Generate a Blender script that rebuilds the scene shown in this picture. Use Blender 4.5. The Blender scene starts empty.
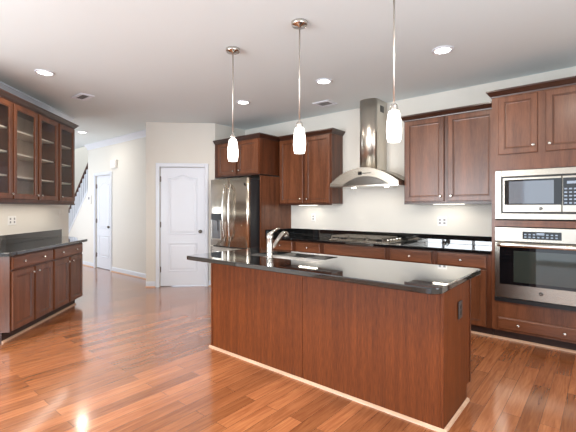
import bpy, bmesh, math, random
from mathutils import Vector, Matrix
random.seed(7)
SC = bpy.context.scene
COL = SC.collection
PI = math.pi
S = math.sqrt(0.5)

# ------------------------------------------------------------------ camera
cam_d = bpy.data.cameras.new('camera')
cam_d.sensor_width = 36.0
cam_d.lens = 379.0 / 576.0 * 36.0
cam_d.shift_y = -7.0 / 576.0
cam_d.clip_start = 0.05
cam = bpy.data.objects.new('camera', cam_d)
COL.objects.link(cam)
cam.location = (0, 0, 1.35)
cam.rotation_euler = (PI / 2, 0, math.radians(39.9))
SC.camera = cam

# ------------------------------------------------------------------ world, exposure, daylight through the windows
SC.view_settings.view_transform = 'Standard'
SC.view_settings.look = 'None'
SC.view_settings.exposure = 0.22
SC.view_settings.gamma = 1.0
SC.view_settings.use_curve_mapping = False
W = bpy.data.worlds.new('sky')
SC.world = W
W.use_nodes = True
W.node_tree.nodes['Background'].inputs['Color'].default_value = (0.75, 0.86, 1.0, 1)
W.node_tree.nodes['Background'].inputs['Strength'].default_value = 1.5


def area(name, loc, rot, sx, sy, watts, color, shape='RECTANGLE', spread=PI, parent=None):
    d = bpy.data.lights.new(name, 'AREA')
    d.shape = shape
    d.size = sx
    if shape in ('RECTANGLE', 'ELLIPSE'):
        d.size_y = sy
    d.energy = watts
    d.color = color
    d.spread = spread
    o = bpy.data.objects.new(name, d)
    COL.objects.link(o)
    o.location = loc
    o.rotation_euler = rot
    if parent:
        o.parent = parent
    return o


DAY = (0.90, 0.95, 1.0)
WARM = (1.0, 0.89, 0.76)
# daylight shining in; the dining, side and hall windows are added for light
area('patio_daylight', (-0.45, -2.72, 1.12), (PI / 2, 0, 0), 2.4, 2.1, 17, DAY)
area('dining_fill', (-3.55, -2.72, 1.45), (PI / 2 + math.radians(19), 0, 0), 2.7, 1.8, 235, DAY)  # fill through a window added to light the room
area('side_fill', (1.42, 0.9, 1.45), (0, PI / 2 + math.radians(14), 0), 1.8, 3.0, 70, DAY)  # fill through an added side window, brightens the angled wall
area('stairwell_daylight', (-10.7, 4.4, 5.15), (0, 0, 0), 1.8, 0.8, 40, DAY)
area('hall_fill', (-9.5, 1.38, 1.45), (PI / 2, 0, 0), 2.1, 1.6, 55, DAY)  # fill through an opening added to light the hall wall evenly
# unseen fill lights added under the ceiling of the breakfast side, no fixtures
area('breakfast_fill', (-2.8, 0.8, 2.83), (0, 0, 0), 0.14, 0.14, 32, WARM, 'DISK')
area('breakfast_fill', (-1.5, 0.4, 2.83), (0, 0, 0), 0.14, 0.14, 30, WARM, 'DISK')
area('breakfast_fill', (-0.3, 1.9, 2.83), (0, 0, 0), 0.14, 0.14, 26, WARM, 'DISK')

# fill added behind the glass-front cabinets' rail to brighten the wall below
area('left_wall_fill', (-S * 5.05 - S * 2.80, S * 5.05 - S * 2.80, 1.42), (0, 0, 3 * PI / 4), 1.9, 0.12, 4.5, WARM)

# ------------------------------------------------------------------ materials
MATS = {}


def new_mat(name):
    m = bpy.data.materials.new(name)
    m.use_nodes = True
    nt = m.node_tree
    b = nt.nodes['Principled BSDF']
    MATS[name] = m
    return m, nt, b


def setp(b, **k):
    for key, v in k.items():
        b.inputs[key.replace('_', ' ')].default_value = v


def rgb(r, g, b):
    f = lambda c: (c / 255 / 12.92) if c / 255 <= 0.04045 else ((c / 255 + 0.055) / 1.055) ** 2.4
    return (f(r), f(g), f(b), 1)


def plain(name, col, rough=0.5, metal=0.0, noise=0.0, scale=8.0, **k):
    m, nt, b = new_mat(name)
    setp(b, Base_Color=col, Roughness=rough, Metallic=metal, **k)
    n = nt.nodes.new('ShaderNodeTexNoise')
    n.inputs['Scale'].default_value = scale
    n.inputs['Detail'].default_value = 4
    tc = nt.nodes.new('ShaderNodeTexCoord')
    nt.links.new(tc.outputs['Object'], n.inputs['Vector'])
    mx = nt.nodes.new('ShaderNodeMix')
    mx.data_type = 'RGBA'
    mx.inputs['A'].default_value = col
    mx.inputs['B'].default_value = tuple(c * (1 - noise) for c in col[:3]) + (1,)
    nt.links.new(n.outputs['Fac'], mx.inputs['Factor'])
    nt.links.new(mx.outputs['Result'], b.inputs['Base Color'])
    return m


def wood(name, dark, light, scale=(9, 9, 0.9), rough=0.32, fine=0.35, coat=0.25, spec=.5):
    """vertical grain along local z (or along the axis with the smallest scale)"""
    m, nt, b = new_mat(name)
    L = nt.links.new
    tc = nt.nodes.new('ShaderNodeTexCoord')
    mp = nt.nodes.new('ShaderNodeMapping')
    mp.inputs['Scale'].default_value = scale
    L(tc.outputs['Object'], mp.inputs['Vector'])
    n1 = nt.nodes.new('ShaderNodeTexNoise')
    n1.inputs['Scale'].default_value = 1.3
    n1.inputs['Detail'].default_value = 6
    n1.inputs['Distortion'].default_value = 0.6
    L(mp.outputs['Vector'], n1.inputs['Vector'])
    mp2 = nt.nodes.new('ShaderNodeMapping')
    mp2.inputs['Scale'].default_value = tuple(s * 9 for s in scale)
    L(tc.outputs['Object'], mp2.inputs['Vector'])
    n2 = nt.nodes.new('ShaderNodeTexNoise')
    n2.inputs['Scale'].default_value = 1.6
    n2.inputs['Detail'].default_value = 3
    L(mp2.outputs['Vector'], n2.inputs['Vector'])
    ad = nt.nodes.new('ShaderNodeMix')
    ad.data_type = 'FLOAT'
    ad.inputs['Factor'].default_value = fine
    L(n1.outputs['Fac'], ad.inputs['A'])
    L(n2.outputs['Fac'], ad.inputs['B'])
    cr = nt.nodes.new('ShaderNodeValToRGB')
    cr.color_ramp.elements[0].position = 0.32
    cr.color_ramp.elements[0].color = dark
    cr.color_ramp.elements[1].position = 0.68
    cr.color_ramp.elements[1].color = light
    L(ad.outputs['Result'], cr.inputs['Fac'])
    L(cr.outputs['Color'], b.inputs['Base Color'])
    setp(b, Roughness=rough, Specular_IOR_Level=spec, Coat_Weight=coat, Coat_Roughness=0.22)
    return m


WALL = plain('wall_paint', rgb(224, 221, 213), 0.75, noise=0.03, scale=3)
WALLG = plain('hall_paint', rgb(223, 221, 215), 0.75, noise=0.03, scale=3)
CEIL = plain('ceiling_paint', rgb(226, 235, 237), 0.85, noise=0.02, scale=2)
WHITE = plain('white_trim_paint', rgb(224, 229, 238), 0.35, noise=0.02)
PLASTIC = plain('white_plastic', rgb(238, 238, 236), 0.4, noise=0.01)
CAB = wood('cherry_cabinet_wood', rgb(76, 40, 20), rgb(122, 74, 48), coat=.25, spec=.4)
CABH = wood('cherry_cabinet_wood_cross_grain', rgb(76, 40, 20), rgb(122, 74, 48), (0.9, 9, 9), coat=.25, spec=.4)
CAB_SHADED = wood('cherry_wood_shaded', rgb(62, 31, 15), rgb(100, 55, 32), coat=.2, spec=.4)  # same cherry, darkened in its colour for the shade between doors
CABD = wood('dark_moulding_wood', rgb(48, 27, 19), rgb(68, 40, 29), (1.0, 9, 9))
CABIN = wood('cabinet_interior_wood', rgb(176, 154, 132), rgb(198, 176, 154), rough=0.5, coat=0.0)
ISL = wood('island_veneer', rgb(72, 32, 10), rgb(122, 62, 24), (22, 22, 0.9), rough=0.5, fine=0.6, coat=0.0, spec=.25)
TOE = plain('toe_kick_dark', rgb(48, 26, 20), 0.5, noise=0.2)
SHOE = wood('pale_shoe_wood', rgb(190, 150, 122), rgb(216, 180, 152), (2, 9, 9), rough=0.4)
STEEL = plain('stainless_steel', rgb(172, 165, 154), 0.24, 1.0, noise=0.05, scale=30, Anisotropic=0.5)
STEELH = plain('chimney_steel', rgb(214, 208, 198), 0.3, 1.0, noise=0.05, scale=20)
STEELF = plain('fridge_steel', rgb(214, 206, 192), 0.27, 1.0, noise=0.04, scale=20)
CHROME = plain('brushed_nickel', rgb(214, 210, 204), 0.16, 1.0, noise=0.03)
KNOBM = plain('aged_nickel', rgb(112, 106, 100), 0.3, 1.0, noise=0.05)
ROD = plain('satin_nickel_rod', rgb(205, 200, 194), 0.4, 1.0, noise=0.02)
BLACK = plain('black_enamel', rgb(22, 22, 24), 0.35, noise=0.1)
IRON = plain('cast_iron', rgb(122, 114, 103), 0.35, 0.3, noise=0.2, scale=40)
SINK = plain('satin_sink_steel', rgb(232, 231, 230), 0.55, 1.0, noise=0.03)
DARKGL = plain('black_glass', rgb(14, 15, 18), 0.03, noise=0.1, IOR=1.5)
SCREEN = plain('microwave_window', rgb(92, 100, 112), 0.05, noise=0.05, IOR=1.9)
FRIDGESIDE = plain('fridge_side_charcoal', rgb(38, 40, 44), 0.4, noise=0.1)
KEYS = plain('key_print', rgb(150, 165, 185), 0.5, noise=0.05)
OUTD = plain('dark_outlet_plastic', rgb(70, 64, 62), 0.35, noise=0.05)
RAILW = plain('handrail_brown', rgb(70, 42, 30), 0.35, noise=0.2)


def granite():
    m, nt, b = new_mat('black_granite')
    L = nt.links.new
    tc = nt.nodes.new('ShaderNodeTexCoord')
    v = nt.nodes.new('ShaderNodeTexVoronoi')
    v.inputs['Scale'].default_value = 260
    L(tc.outputs['Object'], v.inputs['Vector'])
    cr = nt.nodes.new('ShaderNodeValToRGB')
    cr.color_ramp.elements[0].position = 0.0
    cr.color_ramp.elements[0].color = rgb(52, 54, 58)
    cr.color_ramp.elements[1].position = 0.35
    cr.color_ramp.elements[1].color = rgb(14, 15, 16)
    L(v.outputs['Distance'], cr.inputs['Fac'])
    L(cr.outputs['Color'], b.inputs['Base Color'])
    setp(b, Roughness=0.03, IOR=1.5, Coat_Weight=0.9, Coat_Roughness=0.015, Coat_IOR=1.55)
    return m


GRAN = granite()


def floor_mat():
    m, nt, b = new_mat('oak_plank_floor')
    L = nt.links.new
    tc = nt.nodes.new('ShaderNodeTexCoord')
    sep = nt.nodes.new('ShaderNodeSeparateXYZ')
    L(tc.outputs['Object'], sep.inputs[0])
    com = nt.nodes.new('ShaderNodeCombineXYZ')
    L(sep.outputs['Y'], com.inputs['X'])
    L(sep.outputs['X'], com.inputs['Y'])
    br = nt.nodes.new('ShaderNodeTexBrick')
    br.offset = 0.37
    br.offset_frequency = 2
    br.squash = 1.0
    br.inputs['Color1'].default_value = (0, 0, 0, 1)
    br.inputs['Color2'].default_value = (1, 1, 1, 1)
    br.inputs['Mortar'].default_value = (0.5, 0.5, 0.5, 1)
    br.inputs['Scale'].default_value = 1.0
    br.inputs['Mortar Size'].default_value = 0.0012
    br.inputs['Mortar Smooth'].default_value = 0.1
    br.inputs['Brick Width'].default_value = 0.95
    br.inputs['Row Height'].default_value = 0.105
    L(com.outputs['Vector'], br.inputs['Vector'])
    # grain, shifted per plank
    mulv = nt.nodes.new('ShaderNodeVectorMath')
    mulv.operation = 'MULTIPLY_ADD'
    L(br.outputs['Color'], mulv.inputs[0])
    mulv.inputs[1].default_value = (17, 31, 5)
    L(tc.outputs['Object'], mulv.inputs[2])
    mp = nt.nodes.new('ShaderNodeMapping')
    mp.inputs['Scale'].default_value = (22, 1.6, 1)
    L(mulv.outputs['Vector'], mp.inputs['Vector'])
    n = nt.nodes.new('ShaderNodeTexNoise')
    n.inputs['Scale'].default_value = 1.5
    n.inputs['Detail'].default_value = 7
    n.inputs['Roughness'].default_value = 0.6
    n.inputs['Distortion'].default_value = 1.4
    L(mp.outputs['Vector'], n.inputs['Vector'])
    cr = nt.nodes.new('ShaderNodeValToRGB')
    e = cr.color_ramp.elements
    e[0].position = 0.2
    e[0].color = rgb(134, 74, 42)
    e[1].position = 0.8
    e[1].color = rgb(196, 134, 90)
    L(n.outputs['Fac'], cr.inputs['Fac'])
    tint = nt.nodes.new('ShaderNodeMix')
    tint.data_type = 'RGBA'
    tint.blend_type = 'MULTIPLY'
    tint.inputs['Factor'].default_value = 1.0
    L(cr.outputs['Color'], tint.inputs['A'])
    cr2 = nt.nodes.new('ShaderNodeValToRGB')
    cr2.color_ramp.elements[0].color = (0.60, 0.53, 0.47, 1)
    cr2.color_ramp.elements[1].color = (1.08, 1.02, 0.98, 1)
    L(br.outputs['Color'], cr2.inputs['Fac'])
    L(cr2.outputs['Color'], tint.inputs['B'])
    seam = nt.nodes.new('ShaderNodeMix')
    seam.data_type = 'RGBA'
    L(br.outputs['Fac'], seam.inputs['Factor'])
    L(tint.outputs['Result'], seam.inputs['A'])
    seam.inputs['B'].default_value = rgb(84, 46, 28)
    L(seam.outputs['Result'], b.inputs['Base Color'])
    bump = nt.nodes.new('ShaderNodeBump')
    bump.inputs['Strength'].default_value = 0.12
    bump.inputs['Distance'].default_value = 0.002
    bump.invert = True
    L(br.outputs['Fac'], bump.inputs['Height'])
    L(bump.outputs['Normal'], b.inputs['Normal'])
    setp(b, Roughness=0.22, IOR=1.5, Coat_Weight=0.8, Coat_Roughness=0.12)
    return m


FLOOR = floor_mat()


def pane_mat():
    m, nt, b = new_mat('clear_pane')
    nt.nodes.remove(b)
    L = nt.links.new
    out = nt.nodes['Material Output']
    tr = nt.nodes.new('ShaderNodeBsdfTransparent')
    tr.inputs['Color'].default_value = (0.97, 0.98, 0.98, 1)
    gl = nt.nodes.new('ShaderNodeBsdfGlossy')
    gl.inputs['Roughness'].default_value = 0.02
    fr = nt.nodes.new('ShaderNodeFresnel')
    fr.inputs['IOR'].default_value = 1.5
    mx = nt.nodes.new('ShaderNodeMixShader')
    ge = nt.nodes.new('ShaderNodeNewGeometry')
    sub = nt.nodes.new('ShaderNodeMath')
    sub.operation = 'SUBTRACT'
    sub.inputs[0].default_value = 1.0
    L(ge.outputs['Backfacing'], sub.inputs[1])
    mul = nt.nodes.new('ShaderNodeMath')
    mul.operation = 'MULTIPLY'
    L(fr.outputs['Fac'], mul.inputs[0])
    L(sub.outputs[0], mul.inputs[1])
    L(mul.outputs[0], mx.inputs['Fac'])
    L(tr.outputs['BSDF'], mx.inputs[1])
    L(gl.outputs['BSDF'], mx.inputs[2])
    L(mx.outputs['Shader'], out.inputs['Surface'])
    return m


PANE = pane_mat()


def glow(name, col, strength):
    m, nt, b = new_mat(name)
    setp(b, Base_Color=(0.9, 0.9, 0.88, 1), Roughness=0.3)
    b.inputs['Emission Color'].default_value = col
    b.inputs['Emission Strength'].default_value = strength
    return m


SHADE = glow('lit_opal_glass', (1.0, 0.95, 0.88, 1), 4.5)
LAMP = glow('lit_lamp_lens', (1.0, 0.93, 0.82, 1), 9.0)
STRIP = glow('lit_strip_lens', (1.0, 0.92, 0.78, 1), 5.0)

# ------------------------------------------------------------------ mesh helpers


def BM():
    return bmesh.new()


def box(bm, x0, x1, y0, y1, z0, z1, bev=0.0, seg=1):
    r = bmesh.ops.create_cube(bm, size=1.0)
    vs = r['verts']
    for v in vs:
        v.co = Vector((x0 + (v.co.x + .5) * (x1 - x0), y0 + (v.co.y + .5) * (y1 - y0), z0 + (v.co.z + .5) * (z1 - z0)))
    if bev > 0:
        es = list({e for v in vs for e in v.link_edges})
        bmesh.ops.bevel(bm, geom=es, offset=bev, segments=seg, affect='EDGES', profile=0.5)
    return bm


def loft(bm, loops, cap0=True, cap1=True, closed=True, smooth=False):
    rings = [[bm.verts.new(p) for p in lp] for lp in loops]
    n = len(rings[0])
    for a, b in zip(rings, rings[1:]):
        for i in range(n if closed else n - 1):
            j = (i + 1) % n
            f = bm.faces.new((a[i], a[j], b[j], b[i]))
            f.smooth = smooth
    if cap0:
        bm.faces.new(rings[0][::-1])
    if cap1:
        bm.faces.new(rings[-1])
    return bm


def rect_loft(bm, x0, x1, z0, z1, prof):
    """prof: (inset, y) pairs from back rim to front centre; makes a door slab facing -y"""
    loops = []
    for ins, y in prof:
        loops.append([(x0 + ins, y, z0 + ins), (x1 - ins, y, z0 + ins), (x1 - ins, y, z1 - ins), (x0 + ins, y, z1 - ins)])
    return loft(bm, loops)


def lathe(bm, prof, org=(0, 0, 0), axis='z', seg=24, smooth=True):
    org = Vector(org)
    loops = []
    for r, h in prof:
        lp = []
        for k in range(seg):
            a = 2 * PI * k / seg
            c, s = r * math.cos(a), r * math.sin(a)
            if axis == 'z':
                p = Vector((c, s, h))
            elif axis == 'y':
                p = Vector((c, h, s))
            else:
                p = Vector((h, c, s))
            lp.append(org + p)
        loops.append(lp)
    return loft(bm, loops, smooth=smooth)


def tube(bm, pts, rad, seg=10, smooth=True):
    pts = [Vector(p) for p in pts]
    rads = rad if isinstance(rad, (list, tuple)) else [rad] * len(pts)
    loops = []
    up = Vector((0, 0, 1))
    for i, p in enumerate(pts):
        t = (pts[min(i + 1, len(pts) - 1)] - pts[max(i - 1, 0)]).normalized()
        u = up if abs(t.dot(up)) < 0.95 else Vector((1, 0, 0))
        a = t.cross(u).normalized()
        b = a.cross(t).normalized()
        loops.append([p + rads[i] * (math.cos(2 * PI * k / seg) * a + math.sin(2 * PI * k / seg) * b) for k in range(seg)])
    return loft(bm, loops, smooth=smooth)


def prism(bm, poly, z0, z1):
    return loft(bm, [[(x, y, z0) for x, y in poly], [(x, y, z1) for x, y in poly]])


def prism_y(bm, poly, y0, y1):
    return loft(bm, [[(x, y0, z) for x, z in poly], [(x, y1, z) for x, z in poly]])


def mesh_obj(name, bm, mat, parent=None, loc=None, rotz=0.0):
    bmesh.ops.recalc_face_normals(bm, faces=bm.faces[:])
    me = bpy.data.meshes.new(name)
    bm.to_mesh(me)
    bm.free()
    me.materials.append(mat)
    o = bpy.data.objects.new(name, me)
    COL.objects.link(o)
    if parent:
        o.parent = parent
    if loc is not None:
        o.location = loc
        o.rotation_euler = (0, 0, rotz)
    return o


def tag(o, label, cat, group=None):
    o['label'] = label
    o['category'] = cat
    if group:
        o['group'] = group
    return o


def thing(name, label, cat, loc=(0, 0, 0), rotz=0.0, group=None):
    o = bpy.data.objects.new(name, None)
    COL.objects.link(o)
    o.empty_display_size = 0.1
    o.location = loc
    o.rotation_euler = (0, 0, rotz)
    return tag(o, label, cat, group)


def struct(name, bm, mat, label=None, cat=None, loc=None, rotz=0.0):
    o = mesh_obj(name, bm, mat, None, loc, rotz)
    o['kind'] = 'structure'
    if label:
        o['label'] = label
        o['category'] = cat
    return o


def copy_tree(o, parent=None):
    c = o.copy()
    COL.objects.link(c)
    if parent:
        c.parent = parent
    for ch in list(o.children):
        copy_tree(ch, c)
    return c


def TN(t, n, z=0.0):
    """point on the angled side of the room: t along the glass-cabinet wall, n out from it"""
    return Vector((-S * t + S * n, S * t + S * n, z))


# ------------------------------------------------------------------ room shell
HC = 2.85          # ceiling height
YB = 5.0           # kitchen back wall
bm = BM()
box(bm, -12.2, 1.5, -2.75, 5.1, -0.1, 0)
struct('floor', bm, FLOOR, 'glossy reddish oak plank floor', 'floor')

bm = BM()
prism(bm, [(-12.2, -2.75), (1.5, -2.75), (1.5, 5.1), (-9.4, 5.1), (-9.4, 3.85), (-12.2, 3.85)], HC, HC + 0.12)
struct('ceiling', bm, CEIL, 'smooth pale grey ceiling', 'ceiling')

bm = BM()
box(bm, -5.244, 1.5, YB, YB + .1, 0, HC)
struct('wall_back', bm, WALL, 'cream kitchen wall behind the range hood', 'wall')

bm = BM()   # corner pantry: short side wall beside the refrigerator, angled door wall, short return to the hall
P0, P1 = (-6.075, 3.445), (-5.244, 4.276)
prism(bm, [P1, (-5.244, 5.0), (-5.344, 5.0), (-5.344, 4.318)], 0, HC)
struct('wall_fridge_side', bm, WALL, 'short cream wall beside the refrigerator', 'wall')

# angled pantry wall with a doorway: local x along wall, front at y=0
PW = math.hypot(P1[0] - P0[0], P1[1] - P0[1])
T0 = -1.86
DX0, DX1, DH = 0.235, 0.995, 2.075       # pantry door leaf
bm = BM()
box(bm, 0, DX0 - .005, 0, .1, 0, HC)
box(bm, DX1 + .005, PW, 0, .1, 0, HC)
box(bm, DX0 - .005, DX1 + .005, 0, .1, DH + .005, HC)
struct('wall_pantry', bm, WALL, 'angled cream wall around the pantry door', 'wall', (P0[0], P0[1], 0), PI / 4)
bm = BM()
prism(bm, [(-6.144, 3.517), (-6.05, 3.611), (-6.05, 3.849), (-6.144, 3.849)], 0, HC)
struct('wall_pantry_return', bm, WALL, 'narrow cream wall end where pantry meets hall', 'wall')

HY = 3.85
bm = BM()
HD0, HD1, HDH = -8.985, -8.24, 2.1       # hall door leaf
SX, SZ, SL = -9.4, 1.76, 0.92            # stair stringer top at the hall wall's end, its slope
prism_y(bm, [(HD1 + .005, 0), (-6.076, 0), (-6.076, HC), (SX, HC), (SX, SZ), (SX - SZ / SL, 0), (HD0 - .005, 0),
             (HD0 - .005, HDH + .005), (HD1 + .005, HDH + .005)], HY, HY + .1)
struct('wall_hall', bm, WALLG, 'cream hall wall with the closet door and stair slope', 'wall')

bm = BM()
box(bm, -12.2, -9.3, 5.0, 5.1, 0, 5.2)
struct('wall_stair_back', bm, WALLG, 'bright cream wall behind the stairs', 'wall')
bm = BM()
box(bm, -9.3, -9.2, 3.95, 5.0, HC + .13, 5.2)
box(bm, -12.2, -9.3, 3.75, 3.85, HC + .12, 5.2)
box(bm, -12.2, -12.1, 3.85, 5.0, 0, 5.2)
box(bm, -12.2, -9.2, 3.75, 5.1, 5.2, 5.3)
struct('wall_stairwell_upper', bm, WALLG, 'stairwell walls rising to the floor above', 'wall')
bm = BM()
box(bm, -12.2, -12.1, 1.4, 3.85, 0, HC)
struct('wall_hall_end', bm, WALLG, 'hall end wall', 'wall')
bm = BM()
for x0, x1, z0, z1 in ((-12.1, -10.6, 0, HC), (-10.6, -8.4, 0, .6), (-10.6, -8.4, 2.3, HC), (-8.4, -7.0, 0, HC)):
    box(bm, x0, x1, 1.4, 1.5, z0, z1)
struct('wall_hall_side', bm, WALLG, 'hall side wall with an added window opening', 'wall')  # opening added for the hall fill light

# the angled wall with the glass-front cabinets
NW = -3.05
bm = BM()
a, b_ = TN(3.3, NW), TN(6.55, NW)
c, d = TN(6.55, NW - .11), TN(3.3, NW - .11)
prism(bm, [(p.x, p.y) for p in (a, b_, c, d)], 0, HC)
struct('wall_left', bm, WALL, 'cream wall behind the glass-front cabinets', 'wall')
bm = BM()
w0 = TN(3.3, NW - .11)
box(bm, w0.x - .05, w0.x + .06, -2.7, w0.y + .02, 0, HC)
struct('wall_dining', bm, WALL, 'dining area side wall', 'wall')
bm = BM()
box(bm, -7.0, -6.9, 1.4, 2.38, 0, HC)
struct('wall_hall_corner', bm, WALLG, 'wall end beyond the glass-front cabinets', 'wall')

# wall behind the camera with a patio door; its window and the side wall's are added for light
bm = BM()
YS = -2.6
for x0, x1, z0, z1 in ((-5.2, -4.9, 0, HC), (-4.9, -2.2, 0, .5), (-4.9, -2.2, 2.35, HC), (-2.2, -1.65, 0, HC),
                       (-1.65, .75, 2.17, HC), (.75, 1.5, 0, HC)):
    box(bm, x0, x1, YS - .1, YS, z0, z1)
struct('wall_south', bm, WALL, 'wall with patio door behind the viewpoint', 'wall')
bm = BM()
for y0, y1, z0, z1 in ((YS - .1, -.6, 0, HC), (-.6, 2.4, 0, .5), (-.6, 2.4, 2.35, HC), (2.4, YB, 0, HC)):
    box(bm, 1.3, 1.4, y0, y1, z0, z1)
struct('wall_right', bm, WALL, 'side wall with an added window', 'wall')


def window_frame(name, x0, x1, z0, z1, loc, rotz, bars):
    bm = BM()
    w = .05
    box(bm, x0, x0 + w, .02, .09, z0, z1)
    box(bm, x1 - w, x1, .02, .09, z0, z1)
    box(bm, x0 + w, x1 - w, .02, .09, z0, z0 + w)
    box(bm, x0 + w, x1 - w, .02, .09, z1 - w, z1)
    for i in range(1, bars):
        x = x0 + (x1 - x0) * i / bars
        box(bm, x - .04, x + .04, .025, .085, z0 + w, z1 - w)
    return struct(name, bm, WHITE, 'white window frame out of view', 'window', loc, rotz)


window_frame('window_1', 0, 2.4, 0.01, 2.17, (.75, YS, 0), PI, 2)
window_frame('added_window_2', 0, 2.7, .5, 2.35, (-2.2, YS, 0), PI, 3)  # added for the dining fill light
window_frame('added_window_3', 0, 3.0, .5, 2.35, (1.3, 2.4, 0), -PI / 2, 2)  # added for the side fill light

# baseboards with shoe
def baseboard(name, L, loc, rotz, label, gaps=()):
    bm = BM()
    segs = []
    x = 0
    for g0, g1 in gaps:
        segs.append((x, g0)); x = g1
    segs.append((x, L))
    for x0, x1 in segs:
        loft(bm, [[(x, 0, 0), (x, -.014, 0), (x, -.014, .085), (x, -.008, .1), (x, 0, .1)] for x in (x0, x1)])
    o = struct(name, bm, WHITE, label, 'baseboard', loc, rotz)
    bm = BM()
    for x0, x1 in segs:
        loft(bm, [[(x, -.014, 0), (x, -.03, 0), (x, -.027, .012), (x, -.014, .02)] for x in (x0, x1)])
    mesh_obj('shoe_moulding', bm, SHOE, o)
    return o


baseboard('baseboard_pantry', PW, (P0[0], P0[1], 0), PI / 4, 'white baseboard beside the pantry door', ((DX0 - .075, DX1 + .075),))
baseboard('baseboard_hall', 4.55, (-10.65, HY, 0), 0, 'white baseboard along the hall wall', ((-10.65 * -1 + HD0 - .07, -10.65 * -1 + HD1 + .07),))

# crown mouldings at the ceiling
def crown_trim(name, L, loc, rotz, label):
    bm = BM()
    pr = [(0, 0), (0, -.11), (-.012, -.11), (-.018, -.09), (-.05, -.05), (-.075, -.022), (-.085, -.018), (-.085, 0)]
    loft(bm, [[(x, y, z) for y, z in pr] for x in (0, L)])
    return struct(name, bm, WHITE, label, 'moulding', loc, rotz)


crown_trim('trim_1', 6.55 - 3.35, TN(3.35, NW, HC), 3 * PI / 4, 'white crown moulding above the glass-front cabinets')
crown_trim('trim_2', 3.33, (-9.4, HY, HC), 0, 'white crown moulding along the hall wall')


# ------------------------------------------------------------------ interior doors
def panel_door(name, label, loc, rotz, W_, H_, ajar=0):
    """two-panel arch-top door: leaf with moulded panels, casing, hinges, knob; local x along wall, front y=0"""
    root = thing(name, label, 'door', loc, rotz)
    root['kind'] = 'structure'
    bm = BM()
    box(bm, .002, W_ - .002, .03, .07, .012, H_)
    m = .13

    def panel(z0, z1, arch):
        def outline(ins):
            pts = [(m + ins, z0 + ins), (W_ - m - ins, z0 + ins)]
            n = 14
            for k in range(n + 1):
                u = k / n
                x = (W_ - m - ins) + (2 * m + 2 * ins - W_) * u
                zz = z1 - ins
                if arch:
                    zz += arch * (math.sin(PI * min(max((u - .12) / .76, 0), 1)) ** 2)
                pts.append((x, zz))
            return pts
        for ins0, ins1, y0, y1, y2 in ((0, .02, .031, .022, .031),):
            loft(bm, [[(x, .031, z) for x, z in outline(0)], [(x, .018, z) for x, z in outline(.006)],
                      [(x, .018, z) for x, z in outline(.016)], [(x, .029, z) for x, z in outline(.024)],
                      [(x, .029, z) for x, z in outline(.034)], [(x, .022, z) for x, z in outline(.06)]], cap0=False)
    panel(.26, .76, 0)
    panel(.90, 1.90, .055)
    mesh_obj('door_leaf', bm, WHITE, root)
    bm = BM()
    cw = .065
    for x0, x1 in ((-cw - .004, -.004), (W_ + .004, W_ + cw + .004)):
        box(bm, x0, x1, -.018, -.001, 0, H_ + cw + .004, .004)
        box(bm, x0 + .012, x1 - .012, -.024, -.018, 0, H_ + cw - .01)
    box(bm, -.004, W_ + .004, -.018, -.001, H_ + .004, H_ + cw + .004, .004)
    box(bm, -.004, W_ + .004, -.024, -.018, H_ + .016, H_ + cw - .008)
    mesh_obj('door_casing', bm, WHITE, root)
    for z in (.30, 1.08, 1.87):
        bm = BM()
        box(bm, .0, .014, .012, .03, z - .045, z + .045, .003)
        lathe(bm, [(.006, z - .05), (.007, z - .045), (.007, z + .045), (.006, z + .05)], (.004, .016, 0), seg=10)
        mesh_obj('hinge', bm, KNOBM, root)
    bm = BM()
    lathe(bm, [(.031, .03), (.031, .024), (.012, .02), (.011, -.005), (.024, -.012), (.029, -.024), (.026, -.036), (.012, -.041)],
          (W_ - .075, 0, .955), 'y', 18)
    mesh_obj('door_knob', bm, KNOBM, root)
    return root


o = Vector((S, S, 0))
p = Vector((P0[0], P0[1], 0)) + o * DX0
panel_door('door_1', 'white arch-panelled pantry door beside the refrigerator', p, PI / 4, DX1 - DX0, DH)
panel_door('door_2', 'narrow white panelled door far down the hall by the stairs', (HD0, HY, 0), 0, HD1 - HD0, HDH)

# ------------------------------------------------------------------ staircase behind the hall wall
st = thing('staircase', 'white staircase rising behind the hall wall', 'stairs', (-11.3, 3.97, 0))
ns = 11
run, rise = .195, .185
for i in range(ns):
    bm = BM()
    box(bm, i * run, ns * run, 0, 1.0, i * rise, (i + 1) * rise - .03)
    mesh_obj('riser', bm, WHITE, st)
    bm = BM()
    box(bm, i * run - .025, (i + 1) * run, -.0, 1.0, (i + 1) * rise - .029, (i + 1) * rise, .008)
    mesh_obj('tread', bm, RAILW, st)
rl = thing('stair_railing', 'brown handrail on white balusters along the stair slope', 'railing', (SX, HY + .05, SZ))
bm = BM()
LX = 1.35
loft(bm, [[(x, y, x * SL + z) for y, z in ((-.065, .0), (.065, 0), (.065, .05), (-.065, .05))] for x in (-.002, -LX)])
mesh_obj('stringer_cap', bm, WHITE, rl)
bm = BM()
lst = [(-.03, .69), (.03, .69), (.036, .73), (.022, .785), (-.022, .785), (-.036, .73)]
loft(bm, [[(x, y, x * SL * 1.04 + z) for y, z in lst] for x in (-.002, -LX)])
mesh_obj('handrail', bm, RAILW, rl)
for k in range(12):
    x = -.06 - k * .11
    bm = BM()
    box(bm, x - .016, x + .016, -.016, .016, x * SL + .03, x * SL * 1.04 + .71)
    mesh_obj('baluster', bm, WHITE, rl)


# ------------------------------------------------------------------ cabinets
def knob(parent, x, y, z):
    bm = BM()
    lathe(bm, [(.0085, 0), (.006, -.006), (.006, -.012), (.013, -.017), (.0155, -.022), (.0135, -.027), (.006, -.029)], (x, y, z), 'y', 14)
    return mesh_obj('knob', bm, CHROME, parent)


DT = .02


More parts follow.
